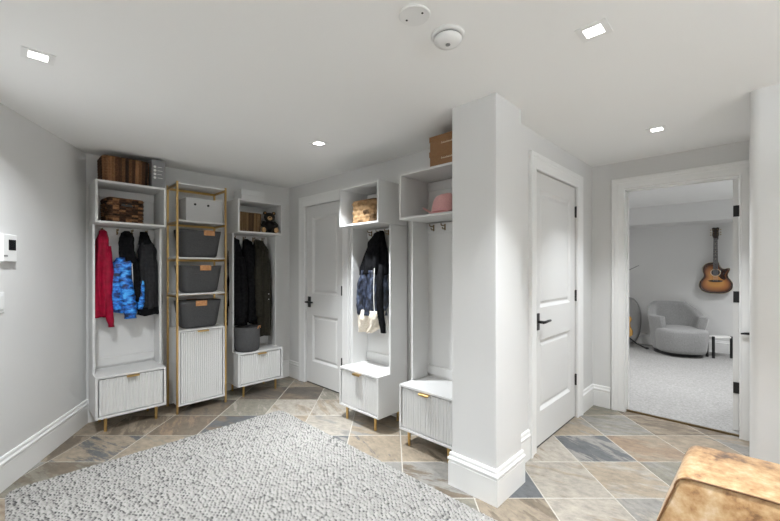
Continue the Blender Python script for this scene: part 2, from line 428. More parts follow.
# casings: (offset from opening edge, thickness) profile, mitred frame
CPROF = [(0, 0), (.0, .012), (.008, .016), (.014, .013), (.060, .015), (.068, .019), (.078, .019), (.084, .024), (.106, .026), (.110, .022), (.110, 0)]
def casing(name, org, ux, nrm, w0, w1, h, cut=None):
    """door casing round an opening w0..w1 (along ux from org) and h high, front plane normal nrm"""
    bm = bmesh.new(); rings = []
    org, ux, nrm = Vector(org), Vector(ux), Vector(nrm); up = Vector((0, 0, 1))
    for cx, cz, sx, sz in ((w0, 0, -1, 0), (w0, h, -1, 1), (w1, h, 1, 1), (w1, 0, 1, 0)):
        rings.append([bm.verts.new(org + ux*(cx + sx*(min(a, cut) if cut and sx > 0 else a)) + up*(cz + sz*a) + nrm*t) for a, t in CPROF])
    skin(bm, rings, True); return struct(obj(name, bm, M['trim']))
casing('trim_1', (BX, 0, 0), (0, -1, 0), (-1, 0, 0), -DB1, -DB0, DH)
casing('trim_2', (0, DY, 0), (1, 0, 0), (0, -1, 0), DC0, DC1, DH)
casing('trim_3', (WX, 0, 0), (0, -1, 0), (-1, 0, 0), -OW1, -OW0, 2.05, cut=.058)
# jamb lining of the doorway
struct(obj('trim_4', nb((WX-.001, WX+.125, OW1, OW1+.02, 0, 2.05), (WX-.001, WX+.125, OW0-.02, OW0, 0, 2.05), (WX-.001, WX+.125, OW0-.02, OW1+.02, 2.05, 2.07),
    (WX+.05, WX+.085, OW1-.012, OW1, 0, 2.05), (WX+.05, WX+.085, OW0, OW1, 2.038, 2.05)), M['trim']))
struct(obj('trim_5', nb((WX+.03, WX+.05, OW0, OW1, 0, .014)), M['bronze']))

def panel_door_bm(w, h, t=.035):
    """two-panel door slab, local x 0..w, front at y = 0 facing -y; recessed, moulded panels with raised fields"""
    bm = bmesh.new(); st = .112
    zs = [(.246, .78), (1.02, 1.90)]
    x0, x1 = st, w - st
    box(bm, 0, x0, 0, t, 0, h); box(bm, x1, w, 0, t, 0, h)
    box(bm, x0, x1, 0, t, 0, zs[0][0]); box(bm, x0, x1, 0, t, zs[0][1], zs[1][0]); box(bm, x0, x1, 0, t, zs[1][1], h)
    for a, b in zs:
        loops = []
        for ins, y in ((0, 0), (.004, .003), (.020, .016), (.024, .017), (.030, .017), (.046, .009), (.052, .008)):
            loops.append([bm.verts.new(p) for p in ((x0+ins, y, a+ins), (x1-ins, y, a+ins), (x1-ins, y, b-ins), (x0+ins, y, b-ins))])
        for A, B in zip(loops, loops[1:]):
            for k in range(4): bm.faces.new((A[k], A[(k+1) % 4], B[(k+1) % 4], B[k]))
        bm.faces.new(loops[-1])
        bq = [bm.verts.new(p) for p in ((x0, t, a), (x1, t, a), (x1, t, b), (x0, t, b))]; bm.faces.new(bq)
    return bm
def lever(parent, x, z, sgn):
    bm = nb((x-.024, x+.024, -.010, .002, z-.062, z+.062))
    h = obj('handle', bm, M['black'], parent, bevel=.002)
    b2 = bmesh.new(); tube(b2, [(x, -.005, z), (x, -.052, z)], .011, 12)
    tube(b2, [(x - sgn*.012, -.050, z), (x + sgn*.03, -.052, z), (x + sgn*.075, -.050, z+.002), (x + sgn*.125, -.048, z+.002)], [.0105, .0105, .0095, .009], 10)
    obj('lever', b2, M['black'], h, smooth=True)
def hinge(parent, x, z, out=.008):
    bm = nb((x-.010, x+.012, -out+.004, .006, z-.047, z+.047)); tube(bm, [(x, -out, z-.05), (x, -out, z+.05)], .0075, 10)
    return obj('hinge', bm, M['black'], parent)
# door in the middle wall: local x -> world -Y, y -> +X
d1 = obj('door_1', panel_door_bm(DB1-DB0-.006, DH-.017), M['door']); d1.location = (BX+.018, DB1-.003, .013); d1.rotation_euler = (0, 0, -PI/2); struct(d1)
lever(d1, .058, .925, 1)
for z in (.335, 1.08, 1.81): hinge(d1, DB1-DB0-.006, z, .034)
d2 = obj('door_2', panel_door_bm(DC1-DC0-.006, DH-.017), M['door']); d2.location = (DC0+.003, DY+.012, .013); struct(d2)
lever(d2, .062, .92, 1)
for z in (.325, 1.072, 1.815): hinge(d2, DC1-DC0-.002, z)
# near-black strips painting the shade beneath the two closed doors
struct(obj('gap_shade_1', nb((BX+.02, BX+.10, DB0, DB1, 0, .004)), M['gap']))
struct(obj('gap_shade_2', nb((DC0, DC1, DY+.014, DY+.10, 0, .004)), M['gap']))
# open door swung into the music room
d3 = obj('door_3', panel_door_bm(.76, 2.03), M['door']); d3.location = (WX+.130, OW0+.0365, .016); d3.rotation_euler = (0, 0, 0); struct(d3)
d3.location = (WX+.130, OW0+.0065, .016)
for z in (.345, 1.08, 1.775):
    obj('hinge', nb((-.006, .0, -.004, .033, z-.045, z+.045)), M['black'], d3)
    
bm = bmesh.new(); prism(bm, [(0, -.03, 0), (0, .022, 0), (-.016, .022, .002), (-.022, 0, .010), (-.012, -.03, .012), ], (0, 0, .012))
o = obj('door_stop', bm, M['black'], bevel=.002); o.location = (WX-.026, .058, .815)
tag(o, 'small black door catch on the casing at the right of the open doorway', 'door stop')

# ------------------------------------------------------------------ ceiling fittings and lamps
def downlight(x, y, label, power, spread=104, tint=(.925, .965, 1)):
    t = thing('recessed_downlight', label, 'ceiling light', (x, y, CEIL), 0, 'square recessed ceiling lights')
    a, b, h = .058, .034, .003
    bm = nb((-a, a, -a, -b, -h, 0), (-a, a, b, a, -h, 0), (-a, -b, -b, b, -h, 0), (b, a, -b, b, -h, 0))
    obj('trim_ring', bm, M['plastic'], t)
    obj('lens', nb((-b+.001, b-.001, -b+.001, b-.001, -.0025, -.0005)), M['lens'], t)
    l = bpy.data.lights.new('downlight_lamp', 'AREA'); l.shape = 'SQUARE'; l.size = .055; l.energy = power; l.color = tint; l.spread = math.radians(spread)
    lo = bpy.data.objects.new('downlight_lamp', l); C.objects.link(lo); lo.location = (x, y, CEIL-.006)
    return t
PW = 21
downlight(.108, 2.386, 'recessed square ceiling light near the left wall', PW*1.25, 142)
downlight(1.73, 2.467, 'recessed square ceiling light in front of the white panel door and pale cabinets', PW*1.0, 84)
downlight(1.706, .48, 'large bright recessed ceiling light in front of the pillar', PW*.65, 86)
downlight(3.23, .50, 'recessed square ceiling light just before the open doorway', PW*.5, 92)
downlight(.108, .48, 'recessed square ceiling light outside the frame, above the rug front', PW*.8)
downlight(.108, -1.5, 'added unseen ceiling fill light, behind the viewpoint at left', PW*.7)  # added out of view as fill from behind the camera
downlight(1.706, -1.5, 'added unseen ceiling fill light, behind the viewpoint at right', PW*.7)  # second added fill light behind the camera, also unseen
downlight(5.15, .55, 'added unseen ceiling light inside the carpeted room just past its doorway', PW*.95, 120, (.97, .98, 1))  # added to light the carpeted room, kept out of view
downlight(6.5, -.45, 'recessed square ceiling light inside the carpeted room at right of the guitar', PW*.95, 120, (.97, .98, 1))
downlight(5.6, 2.3, 'added unseen ceiling light inside the carpeted room above the left side', PW*.95, 120, (.97, .98, 1))  # another unseen light added to brighten the carpeted room
# added floor lamps out of view, made up to bounce fill off the ceiling
def fill_uplighter(x, y, power, label):
    t = thing('added_fill_lamp', label, 'added fill lamp', (x, y, 0))
    bm = bmesh.new(); lathe(bm, [(.14, 0), (.14, .02), (.02, .03), (.012, .05), (.012, 1.50), (.02, 1.52)], 32); obj('stand', bm, M['black'], t, smooth=False)
    bm = bmesh.new(); lathe(bm, [(.02, 1.50), (.10, 1.54), (.19, 1.62), (.185, 1.62), (.10, 1.55), (.03, 1.52)], 40); obj('bowl', bm, M['plastic'], t, smooth=True)
    bm = bmesh.new(); lathe(bm, [(.05, 1.545), (.05, 1.565), (.03, 1.57)], 24); obj('bulb', bm, M['lens'], t)
    l = bpy.data.lights.new('added_fill_light', 'AREA'); l.shape = 'DISK'; l.size = .16; l.energy = power; l.color = (.925, .965, 1)
    l.color = (.90, .955, 1); lo = bpy.data.objects.new('added_fill_light', l); C.objects.link(lo); lo.location = (x, y, 1.60); lo.rotation_euler = (PI, 0, 0)
fill_uplighter(.7, -1.9, 90, 'unseen floor lamp added as ceiling fill, behind the viewpoint')
fill_uplighter(5.3, -1.1, 12, 'unseen floor lamp added as ceiling fill in the carpeted room')
# smoke detector and blank plate
t = thing('smoke_detector', 'round white smoke detector on the ceiling', 'smoke detector', (1.306, .93, CEIL))
bm = bmesh.new(); lathe(bm, [(.071, 0), (.071, -.006), (.066, -.010), (.05, -.010)], 40); obj('base_plate', bm, M['plastic'], t, smooth=True, bevel=.001)
bm = bmesh.new(); lathe(bm, [(.051, -.010), (.051, -.016)], 40); obj('vent_gap', bm, M['gap'], t)
bm = bmesh.new(); lathe(bm, [(.056, -.015), (.058, -.019), (.057, -.028), (.050, -.036), (.030, -.040), (.014, -.041)], 40); obj('cover', bm, M['plastic'], t, smooth=True)
bm = bmesh.new(); lathe(bm, [(.010, -.038), (.010, -.0435), (.007, -.0445)], 20); obj('test_button', bm, M['greyplastic'], t)
t = thing('ceiling_plate', 'round white blank ceiling plate with two screws beside the smoke detector', 'ceiling plate', (1.112, .95, CEIL))
bm = bmesh.new(); lathe(bm, [(.062, 0), (.062, -.004), (.058, -.007)], 40); obj('plate', bm, M['plastic'], t)
for a in (-1.43, -1.43+PI):
    bm = bmesh.new(); cx, cy = .036*math.cos(a), .036*math.sin(a)
    lathe(bm, [(.0045, -.006), (.0045, -.0085), (.003, -.009)], 12, (cx, cy, 0)); obj('screw', bm, M['black'], t)

# ------------------------------------------------------------------ thermostat and switch on the slanted wall
WROT = math.atan2(LD.y, LD.x) + PI       # local x runs towards the corner, local -y faces the room
def on_left(tt, z): p = LP + LD*tt + LN*.0015; return (p.x, p.y, z)
t = thing('thermostat', 'white wall thermostat with small black screen on the left wall', 'thermostat', on_left(.975, 1.45), WROT)
obj('case', nb((-.075, .048, -.026, 0, -.082, .084)), M['plastic'], t, bevel=.005)
obj('display', nb((-.028, .034, -.028, -.024, -.012, .052)), M['screen'], t)
obj('label_strip', nb((-.07, -.038, -.0275, -.024, -.052, -.042)), M['greyplastic'], t)
t = thing('light_switch', 'white rocker light switch below the thermostat', 'light switch', on_left(1.025, 1.125), WROT)
obj('wall_plate', nb((-.060, .022, -.006, 0, -.062, .062)), M['plastic'], t, bevel=.002)
obj('rocker', nb((-.040, .004, -.011, -.004, -.042, .042)), M['plastic'], t, bevel=.002)

# ------------------------------------------------------------------ hall trees
def flutes(w, z0, z1, y, n, depth=.006, th=.014):
    """reeded front: n half-round ribs, front at -y"""
    bm = bmesh.new(); p = w/n; pts = []; k = 5
    for i in range(n):
        for j in range(k+1):
            a = PI*j/k
            x = -w/2 + i*p + p*.5 - p*.46*math.cos(a)
            pts.append((x, y - depth*math.sin(a), z0))
    pts.append((w/2, y + th, z0)); pts.append((-w/2, y + th, z0))
    prism(bm, pts, (0, 0, z1-z0)); return bm
def pull(x, z, w=.09):
    bm = bmesh.new(); pts = [(0, .004), (-.022, .004), (-.026, .001), (-.026, -.010), (-.023, -.010), (-.023, -.001), (0, -.0005)]
    prism(bm, [(x - w/2, a, z + b) for a, b in pts], (w, 0, 0)); return bm
D = .345
def hall_tree(label, loc, rz, group):
    t = thing('hall_tree', label, 'hall tree cabinet', loc, rz, group)
    hw, s = .25, .016
    obj('bench_cabinet', nb((-hw, hw, 0, D, .115, .115+s), (-hw, hw, 0, D, .453-s, .453), (-hw, -hw+s, 0, D, .115+s, .453-s), (hw-s, hw, 0, D, .115+s, .453-s), (-hw+s, hw-s, D-.01, D, .115+s, .453-s)), M['cab'], t, bevel=.0012)
    dr = obj('drawer', flutes(.453, .139, .429, .012, 20, .006), M['cab'], t)
    obj('handle', pull(0, .431), M['brass'], dr)
    for x in (-.18, .18):
        for y in (.035, D-.04):
            bm = bmesh.new(); lathe(bm, [(.0105, 0), (.0125, .115)], 16, (x, y, 0)); obj('leg', bm, M['brass'], t, smooth=False)
    y0 = .14
    for x in (-hw, hw-s): obj('side_panel', nb((x, x+s, y0, D, .453, 1.692)), M['cab'], t, bevel=.001)
    obj('back_panel', nb((-hw+s, hw-s, D-.012, D, .453, 1.692)), M['cab'], t)
    obj('lower_rail', nb((-hw+s, hw-s, D-.028, D-.012, .475, .545)), M['cab'], t, bevel=.002)
    obj('hook_rail', nb((-hw+s, hw-s, D-.028, D-.012, 1.612, 1.685)), M['cab'], t, bevel=.002)
    for x in (-.165, -.055, .055, .165):
        bm = nb((x-.006, x+.006, D-.032, D-.027, 1.625, 1.675)); 
        tube(bm, [(x, D-.03, 1.662), (x, D-.075, 1.660), (x, D-.080, 1.664), (x, D-.081, 1.676)], .0045, 8)
        tube(bm, [(x, D-.03, 1.636), (x, D-.058, 1.634), (x, D-.063, 1.638), (x, D-.064, 1.648)], .0045, 8)
        obj('coat_hook', bm, M['bronze'], t)
    a, b = 1.695, 2.04
    obj('top_cubby', nb((-hw, hw, 0, D, a, a+s), (-hw, hw, 0, D, b-s, b), (-hw, -hw+s, 0, D, a+s, b-s), (hw-s, hw, 0, D, a+s, b-s), (-hw+s, hw-s, D-.012, D, a+s, b-s)), M['cab'], t, bevel=.0012)
    obj('hanging_cleat', nb((-hw+s, hw-s, D-.026, D-.012, b-s-.075, b-s-.005)), M['cab'], t, bevel=.002)
    return t
G = 'white hall trees with drawer bench and cubby'
h1 = hall_tree('white hall tree by the left wall, holding the red and blue jackets', (.752, 3.757, 0), 0, G)
h3 = dup(h1, (1.902, 3.757, 0), 0, 'white hall tree in the back corner holding dark coats above a grey basket', G)
h4 = dup(h1, (2.082, 2.408, 0), -PI/2, 'white hall tree beside the far door with one dark jacket and a tan basket', G)
h5 = dup(h1, (2.082, 1.680, 0), -PI/2, 'white hall tree partly hidden by the pillar, with the pink hat', G)

# ------------------------------------------------------------------ brass shelf tower
T = thing('shelf_tower', 'tall brass-framed shelf tower with three charcoal bins and a reeded cupboard', 'shelf', (1.31, 3.757, 0))
hw = .225; p = .016; TD = .30; TZ = [.758, 1.094, 1.430, 1.772, 2.115]
for x in (-hw, hw-p):
    for y in (0, TD-p): obj('post', nb((x, x+p, y, y+p, 0, 2.122)), M['brass'], T)
for z in TZ[1:]:
    sh = obj('shelf', nb((-hw+p*.5, hw-p*.5, .003, TD-.003, z-.014, z)), M['cab'], T)
    obj('shelf_frame', nb((-hw+p, hw-p, TD-p, TD-.004, z-.036, z-.014), (-hw+.002, -hw+p-.002, p, TD-p, z-.034, z-.014), (hw-p+.002, hw-.002, p, TD-p, z-.034, z-.014)), M['brass'], sh)
cw = hw - p - .001; s = .015
obj('cupboard', nb((-cw, cw, .002, TD-.005, .066, .066+s), (-cw, cw, .002, TD-.005, .758-s, .758), (-cw, -cw+s, .002, TD-.005, .066+s, .758-s), (cw-s, cw, .002, TD-.005, .066+s, .758-s), (-cw+s, cw-s, TD-.015, TD-.005, .066+s, .758-s)), M['cab'], T, bevel=.001)
dr = obj('door', flutes(2*(cw-s)-.012, .066+s+.006, .758-s-.006, .011, 20, .006), M['cab'], T)
obj('handle', pull(0, .740, .10), M['brass'], dr)

# ------------------------------------------------------------------ storage pieces
def rrect(hx, hy, r, k=5):
    P = []
    for cx, cy, a0 in ((hx-r, hy-r, 0), (-hx+r, hy-r, PI/2), (-hx+r, -hy+r, PI), (hx-r, -hy+r, 3*PI/2)):
        for j in range(k+1):
            a = a0 + PI/2*j/k; P.append((cx + r*math.cos(a), cy + r*math.sin(a)))
    return P
def bin_shell(hx0, hy0, hx1, hy1, h, r=.05, th=.006, sag=.0):
    """open tapered bin with rounded corners: bottom half-size 0, top half-size 1"""
    bm = bmesh.new(); rings = []
    N = 8
    prof = [(0, .86), (.02, .95), (.08, 1.0)] + [(q/N, 1.0) for q in range(1, N+1)]
    for t, sc in prof:
        hx, hy = (hx0 + (hx1-hx0)*t)*sc, (hy0 + (hy1-hy0)*t)*sc
        rings.append([bm.verts.new((x, y, t*h - sag*math.cos(x/hx1*1.5)*max(0, t-.6) )) for x, y in rrect(hx, hy, min(r, hx*.9, hy*.9))])
    for t in (1.0, .6, .03):
        hx, hy = hx0 + (hx1-hx0)*t - th, hy0 + (hy1-hy0)*t - th
        rings.append([bm.verts.new((x, y, t*h - sag*math.cos(x/hx1*1.5)*max(0, t-.6))) for x, y in rrect(hx, hy, min(r, hx*.9, hy*.9))])
    skin(bm, rings, True); return bm
def felt_bin(z, dx, tx, label):
    t = thing('storage_bin', label, 'storage bin', (1.318+dx, 3.757+.152, z+.0005), 0, 'charcoal felt bins on the brass shelf tower')
    obj('body', bin_shell(.155, .105, .192, .130, .262, .06, .005, .02), M['felt'], t, smooth=True)
    bm = nb((tx-.050, tx+.050, -.139, -.131, .212, .262)); tb = obj('leather_handle', bm, M['leather'], t, bevel=.002)
    for x in (-.035, .035):
        b2 = bmesh.new(); lathe(b2, [(.004, 0), (.004, .002)], 10); o = obj('rivet', b2, M['brass'], tb); o.rotation_euler = (PI/2, 0, 0); o.location = (tx+x, -.139, .245)
    bm = nb((tx-.050, tx+.050, .131, .139, .212, .262)); obj('leather_handle', bm, M['leather'], t, bevel=.002)
felt_bin(TZ[2], 0, .06, 'charcoal felt bin with tan handle, uppermost of three on brass tower')
felt_bin(TZ[1], .005, .02, 'charcoal felt bin with tan handle, middle of three on brass tower')
felt_bin(TZ[0], -.002, -.01, 'charcoal felt bin with tan handle, sitting on the reeded cupboard')
t = thing('storage_box', 'light grey lidless box with two eyelets on the top bay of the brass tower', 'box', (1.352, 3.83, TZ[3]+.0005))
obj('box_body', nb((-.165, .165, 0, .21, 0, .225)), M['boxgrey'], t, bevel=.003)
for x in (-.085, .035):
    bm = bmesh.new(); lathe(bm, [(.011, 0), (.011, .004), (.008, .005)], 16); o = obj('eyelet', bm, M['black'], t); o.rotation_euler = (PI/2, 0, 0); o.location = (x, .001, .165)
t = thing('flat_box', 'flat white lidded box on top of the corner hall tree', 'box', (1.86, 3.86, 2.0405))
obj('tray', nb((-.128, .128, 0, .185, 0, .085)), M['boxwhite'], t, bevel=.002)
obj('lid', nb((-.131, .131, -.003, .188, .062, .118)), M['boxwhite'], t, bevel=.002)

def wicker_basket(name, label, hx, hy, h, m, loc, rz=0, rows=9, cols=30, open_top=True, hole=False, taper=.93, vertical=False, r=.03, group=None, amp=.005):
    """woven basket: strands bulge over and under in a checker weave"""
    t = thing(name, label, 'basket', loc, rz, group)
    bm = bmesh.new(); sl = bm.verts.layers.float.new('strand'); rings = []; info = {}; tbl = {}; rnd = random.Random(len(label))
    def cellrnd(i_, j_): return tbl.setdefault((0 if vertical and i_ >= 0 else i_, j_ // (1 if vertical else 2)), rnd.random())
    per = rrect(hx, hy, r, 4); P = [Vector((x, y, 0)) for x, y in per]
    L = [0]
    for i in range(len(P)): L.append(L[-1] + (P[(i+1) % len(P)] - P[i]).length)
    tot = L[-1]; nseg = cols*4; nz = rows*4
    def pt(s):
        s %= tot
        for i in range(len(P)):
            if L[i] <= s <= L[i+1]:
                f = (s - L[i])/(L[i+1]-L[i]+1e-9); a, b = P[i], P[(i+1) % len(P)]
                d = (b-a).normalized(); return a.lerp(b, f), Vector((d.y, -d.x, 0))
        return P[0], Vector((1, 0, 0))
    for j in range(nz+1):
        z = h*j/nz; row = j/4; ring = []
        sc = taper + (1-taper)*j/nz
        for k in range(nseg):
            p, n = pt(tot*k/nseg); col = k/4
            ri, ci = math.floor(row), math.floor(col)
            if vertical: w = abs(math.sin(PI*col))*.8 + .35*abs(math.sin(PI*row))
            else:
                w = abs(math.sin(PI*row)) * (.55 + .45*math.cos(PI*(col + (ri % 2))))
            w += .25*noise.noise(Vector((k*.7, j*.9, hx*10)))
            q = p*sc + n*amp*w
            v = bm.verts.new((q.x, q.y, z)); ring.append(v); info[v] = cellrnd(ri, ci)
        rings.append(ring)
    # rolled rim, inner wall and floor
    for zz, off in ((h+.006, .0), (h+.008, .006), (h+.002, .011), (h*.5, .012), (.012, .013)):
        rings.append([None]*nseg)
        for k in range(nseg):
            p, n = pt(tot*k/nseg); q = p - n*off
            v = bm.verts.new((q.x, q.y, zz)); info[v] = cellrnd(-1, k//4); rings[-1][k] = v
    skin(bm, rings, True)
    for v_, q_ in info.items(): v_[sl] = q_
    o = obj('woven_body', bm, m, t, smooth=True)
    if hole:
        b2 = nb((-.042, .042, -hy-.0065, -hy+.004, h-.062, h-.040)); obj('handle_opening', b2, M['gap'], t, bevel=.006)
        b3 = bmesh.new(); tube(b3, [(-.05, -hy-.004, h-.066), (-.05, -hy-.006, h-.036), (.05, -hy-.006, h-.036), (.05, -hy-.004, h-.066)], .006, 8); obj('handle', b3, m, t, smooth=True)
    return t
wicker_basket('wicker_basket', 'large dark wicker basket on top of the left hall tree', .160, .120, .215, M['wick_dark'], (.722, 3.945, 2.0405), 0, 9, 44, vertical=True, amp=.011, taper=.97)
wicker_basket('wicker_basket', 'dark wicker basket with slot handle inside the left hall tree cubby', .128, .115, .195, M['wick_dark'], (.706, 3.903, 1.7115), .10, 11, 40, hole=True, amp=.009, taper=.97)
wicker_basket('wicker_basket', 'brown wicker basket beside the teddy bear in the corner cubby', .128, .095, .20, M['wick_mid'], (1.812, 3.925, 1.7115), 0, 7, 40, vertical=True, amp=.010)
wicker_basket('wicker_basket', 'tan natural wicker basket in the cubby beside the far door', .145, .10, .195, M['wick_tan'], (2.235, 2.402, 1.7115), -PI/2, 5, 26, amp=.014, taper=.98)
# tall grey thin box with white dots
t = thing('document_box', 'slim dark grey box with four white dots beside the large wicker basket', 'box', (.953, 3.80, 2.0405))
obj('case', nb((-.053, .053, 0, .24, 0, .245)), M['boxdark'], t, bevel=.002)
for k in range(4):
    bm = bmesh.new(); lathe(bm, [(.011, 0), (.011, .0015)], 16); o = obj('white_dot', bm, M['printw'], t); o.rotation_euler = (PI/2, 0, 0); o.location = (-.028, .0, .185 - k*.032)
    obj('printed_line', nb((-.008, .026 + .006*(k % 2), -.001, .002, .183 - k*.032, .187 - k*.032)), M['printw'], t)
# round felt basket on the corner bench
t = thing('felt_basket', 'round charcoal felt basket on the bench of the corner hall tree', 'basket', (1.803, 3.885, .4535))
bm = bmesh.new(); lathe(bm, [(.110, 0), (.122, .012), (.128, .06), (.132, .25), (.128, .255), (.124, .25), (.118, .05), (.10, .012)], 40); obj('body', bm, M['felt'], t, smooth=True)
bm = bmesh.new(); tube(bm, [(.06, -.124, .235), (.068, -.118, .258), (.095, -.098, .262), (.110, -.078, .256), (.113, -.072, .235)], .005, 8); obj('leather_handle', bm, M['leather'], t, smooth=True)

# shoe boxes
def shoe_box(z, dx, label):
    t = thing('shoe_box', label, 'box', (2.092+dx, 1.494, z), -PI/2, 'brown shoe boxes on the hall tree')
    obj('tray', nb((-.150, .150, 0, .20, 0, .075)), M['kraft'], t, bevel=.0015)
    obj('lid', nb((-.152, .152, -.002, .202, .068, .104)) if False else nb((-.154, .154, -.004, .204, .066, .104)), M['kraft'], t, bevel=.0015)
    bm = bmesh.new(); rnd = random.Random(int(z*100)); x = -.05
    for w, hh in ((.016, .013), (.009, .009), (.010, .009), (.012, .012), (.008, .009), (.011, .009), (.010, .011)):
        zz = .040
        tube(bm, [(x, -.0025, zz), (x + w*.3, -.0025, zz + hh), (x + w*.6, -.0025, zz + .001), (x + w, -.0025, zz + hh*.6)], .0022, 5); x += w + .003
    obj('printed_mark', bm, M['print'], t)
shoe_box(2.0405, 0, 'brown shoe box on top of the pillar-side hall tree, lower of two')
shoe_box(2.1452, .001, 'brown shoe box stacked uppermost near the ceiling by the pillar')

# pink cowboy hat
t = thing('cowboy_hat', 'pink cowboy hat in the cubby beside the pillar', 'hat', (2.200, 1.60, 1.7115), -PI/2 + .25)
bm = bmesh.new(); seg = 48; R = []
def hat_pt(a, rr, z): return (rr*math.cos(a)*1.12, rr*math.sin(a)*.86, z)
for r_, kind in ((.085, 0), (.105, 0), (.125, 0), (.142, 0), (.150, 0)):
    R.append([bm.verts.new((r_*math.cos(a)*1.08, r_*math.sin(a)*.78, .006 + max(0, (r_-.085))/.065*(.060*abs(math.cos(a))**2.2) )) for a in [2*PI*k/seg for k in range(seg)]])
for r_ in (.147, .12, .085):
    R.append([bm.verts.new((r_*math.cos(a)*1.08, r_*math.sin(a)*.78, .002 + max(0, (r_-.085))/.065*(.060*abs(math.cos(a))**2.2) )) for a in [2*PI*k/seg for k in range(seg)]])
skin(bm, R, True); obj('brim', bm, M['hatpink'], t, smooth=True)
bm = bmesh.new(); R = []
for z, sc in ((.004, .088), (.02, .086), (.05, .081), (.08, .075), (.105, .069), (.118, .060), (.120, .045), (.114, .025), (.110, .008)):
    R.append([bm.verts.new((sc*math.cos(a)*1.10, sc*math.sin(a)*.86*(1 - .25*max(0, z-.06)/.06*abs(math.cos(a))), z*1.18 - (.020*math.exp(-(math.sin(a)*sc/.018)**2)*(z > .09)) + .012*math.cos(a)*(z > .1))) for a in [2*PI*k/seg for k in range(seg)]])
skin(bm, R, True); obj('crown', bm, M['hatpink'], t, smooth=True)
bm = bmesh.new(); lathe(bm, [(.0895, .008), (.089, .022)], 40, caps=False)
for v in bm.verts: v.co.x *= 1.10; v.co.y *= .86
obj('hat_band', bm, mat('rose_band', (.45, .16, .16), .7), t, smooth=True)

# teddy bear
t = thing('teddy_bear', 'dark teddy bear with tan muzzle sitting in the corner cubby', 'teddy bear', (2.050, 3.865, 1.7115), -.40)
bm = bmesh.new(); ellipsoid(bm, (0, .03, .075), (.062, .055, .078)); obj('body', bm, M['bearfur'], t, smooth=True)
hd_ = None
bm = bmesh.new(); ellipsoid(bm, (0, -.005, .178), (.060, .054, .054)); hd_ = obj('head', bm, M['bearfur'], t, smooth=True)
for sx in (-1, 1):
    bm = bmesh.new(); ellipsoid(bm, (sx*.046, .006, .226), (.020, .012, .020)); obj('ear', bm, M['bearfur'], hd_, smooth=True)
    bm = bmesh.new(); ellipsoid(bm, (sx*.046, -.006, .226), (.011, .004, .011)); obj('inner_ear', bm, M['beartan'], hd_, smooth=True)
    bm = bmesh.new(); ellipsoid(bm, (sx*.022, -.056, .192), (.005, .004, .006)); obj('eye', bm, M['screen'], hd_, smooth=True)
    bm = bmesh.new(); tube(bm, [(sx*.05, .01, .12), (sx*.070, -.025, .09), (sx*.058, -.055, .068)], [.024, .022, .020], 14); ellipsoid(bm, (sx*.058, -.058, .066), (.021, .021, .021)); obj('arm', bm, M['bearfur'], t, smooth=True)
    bm = bmesh.new(); tube(bm, [(sx*.035, .01, .030), (sx*.058, -.045, .028), (sx*.066, -.075, .030)], [.028, .027, .026], 14); lg = obj('leg', bm, M['bearfur'], t, smooth=True)
    bm = bmesh.new(); ellipsoid(bm, (sx*.066, -.080, .032), (.025, .012, .029)); obj('foot_pad', bm, M['beartan'], lg, smooth=True)
bm = bmesh.new(); ellipsoid(bm, (0, -.052, .164), (.026, .022, .021)); mz = obj('muzzle', bm, M['beartan'], hd_, smooth=True)
bm = bmesh.new(); ellipsoid(bm, (0, -.073, .171), (.010, .006, .007)); obj('nose', bm, M['bearfur'], hd_, smooth=True)

# ------------------------------------------------------------------ garments
def garment(name, label, loc, rz, parts, sleeves, group='jackets and coats on the hooks', extra=()):
    t = thing(name, label, 'jacket', loc, rz, group)
    for i, (pn, secs, m, folds, amp) in enumerate(parts):
        obj(pn, cloth(secs, seed=hash(label) % 1 + len(label) + i*3, folds=folds, amp=amp), M[m], t, smooth=True)
    for i, (pts, rads, m) in enumerate(sleeves): strand('sleeve', pts, rads, M[m], t, seed=i*5+len(label))
    return t
HY = 3.757 + D - .085
# local z is world height; local x to the right, -y to the room
g1 = garment('jacket', 'crimson red jacket on the left hook of the left hall tree', (.585, HY, 0), 0,
    [('body', [(1.665, .005, .03, .012, .012), (1.645, .003, .01, .026, .026), (1.56, .0, 0, .040, .050), (1.42, -.006, -.01, .044, .062), (1.2, -.014, -.02, .040, .066), (1.0, -.016, -.025, .037, .070), (.915, -.016, -.025, .034, .066)], 'red', 5, .010)],
    [([(.026, -.02, 1.52), (.032, -.075, 1.30), (.020, -.085, 1.1), (.034, -.08, .93), (.052, -.075, .825)], [.030, .036, .030, .030, .020], 'red')])
g2 = garment('jacket', 'blue camouflage jacket with black hood and back, middle hook of left hall tree', (.750, HY, 0), 0,
    [('hood', [(1.662, .015, .03, .02, .015), (1.635, .010, .005, .046, .040), (1.58, .004, -.012, .056, .060), (1.50, .006, -.018, .054, .062), (1.44, .012, -.018, .060, .060), (1.39, .018, -.018, .070, .058)], 'blackcloth', 4, .008),
     ('body', [(1.42, .0, -.015, .066, .050), (1.36, -.01, -.02, .092, .064), (1.22, -.016, -.024, .100, .074), (1.06, -.014, -.027, .100, .075), (1.0, -.016, -.027, .097, .074), (.945, -.018, -.027, .090, .066)], 'camo', 6, .008),
     ('back_panel', [(1.41, .052, -.03, .034, .044), (1.3, .060, -.048, .036, .054), (1.15, .064, -.055, .036, .056), (1.03, .058, -.055, .030, .052)], 'blackcloth', 4, .006)],
    [([(-.01, -.06, 1.34), (-.02, -.103, 1.22), (.0, -.112, 1.08), (.012, -.112, .98), (.016, -.105, .89)], [.042, .050, .048, .048, .044], 'camo')])
bm = bmesh.new(); tube(bm, [(.030, -.092, 1.37), (.032, -.106, 1.25), (.034, -.114, 1.12), (.030, -.112, 1.03)], .0035, 6); obj('zip_stripe', bm, M['stripe'], g2)
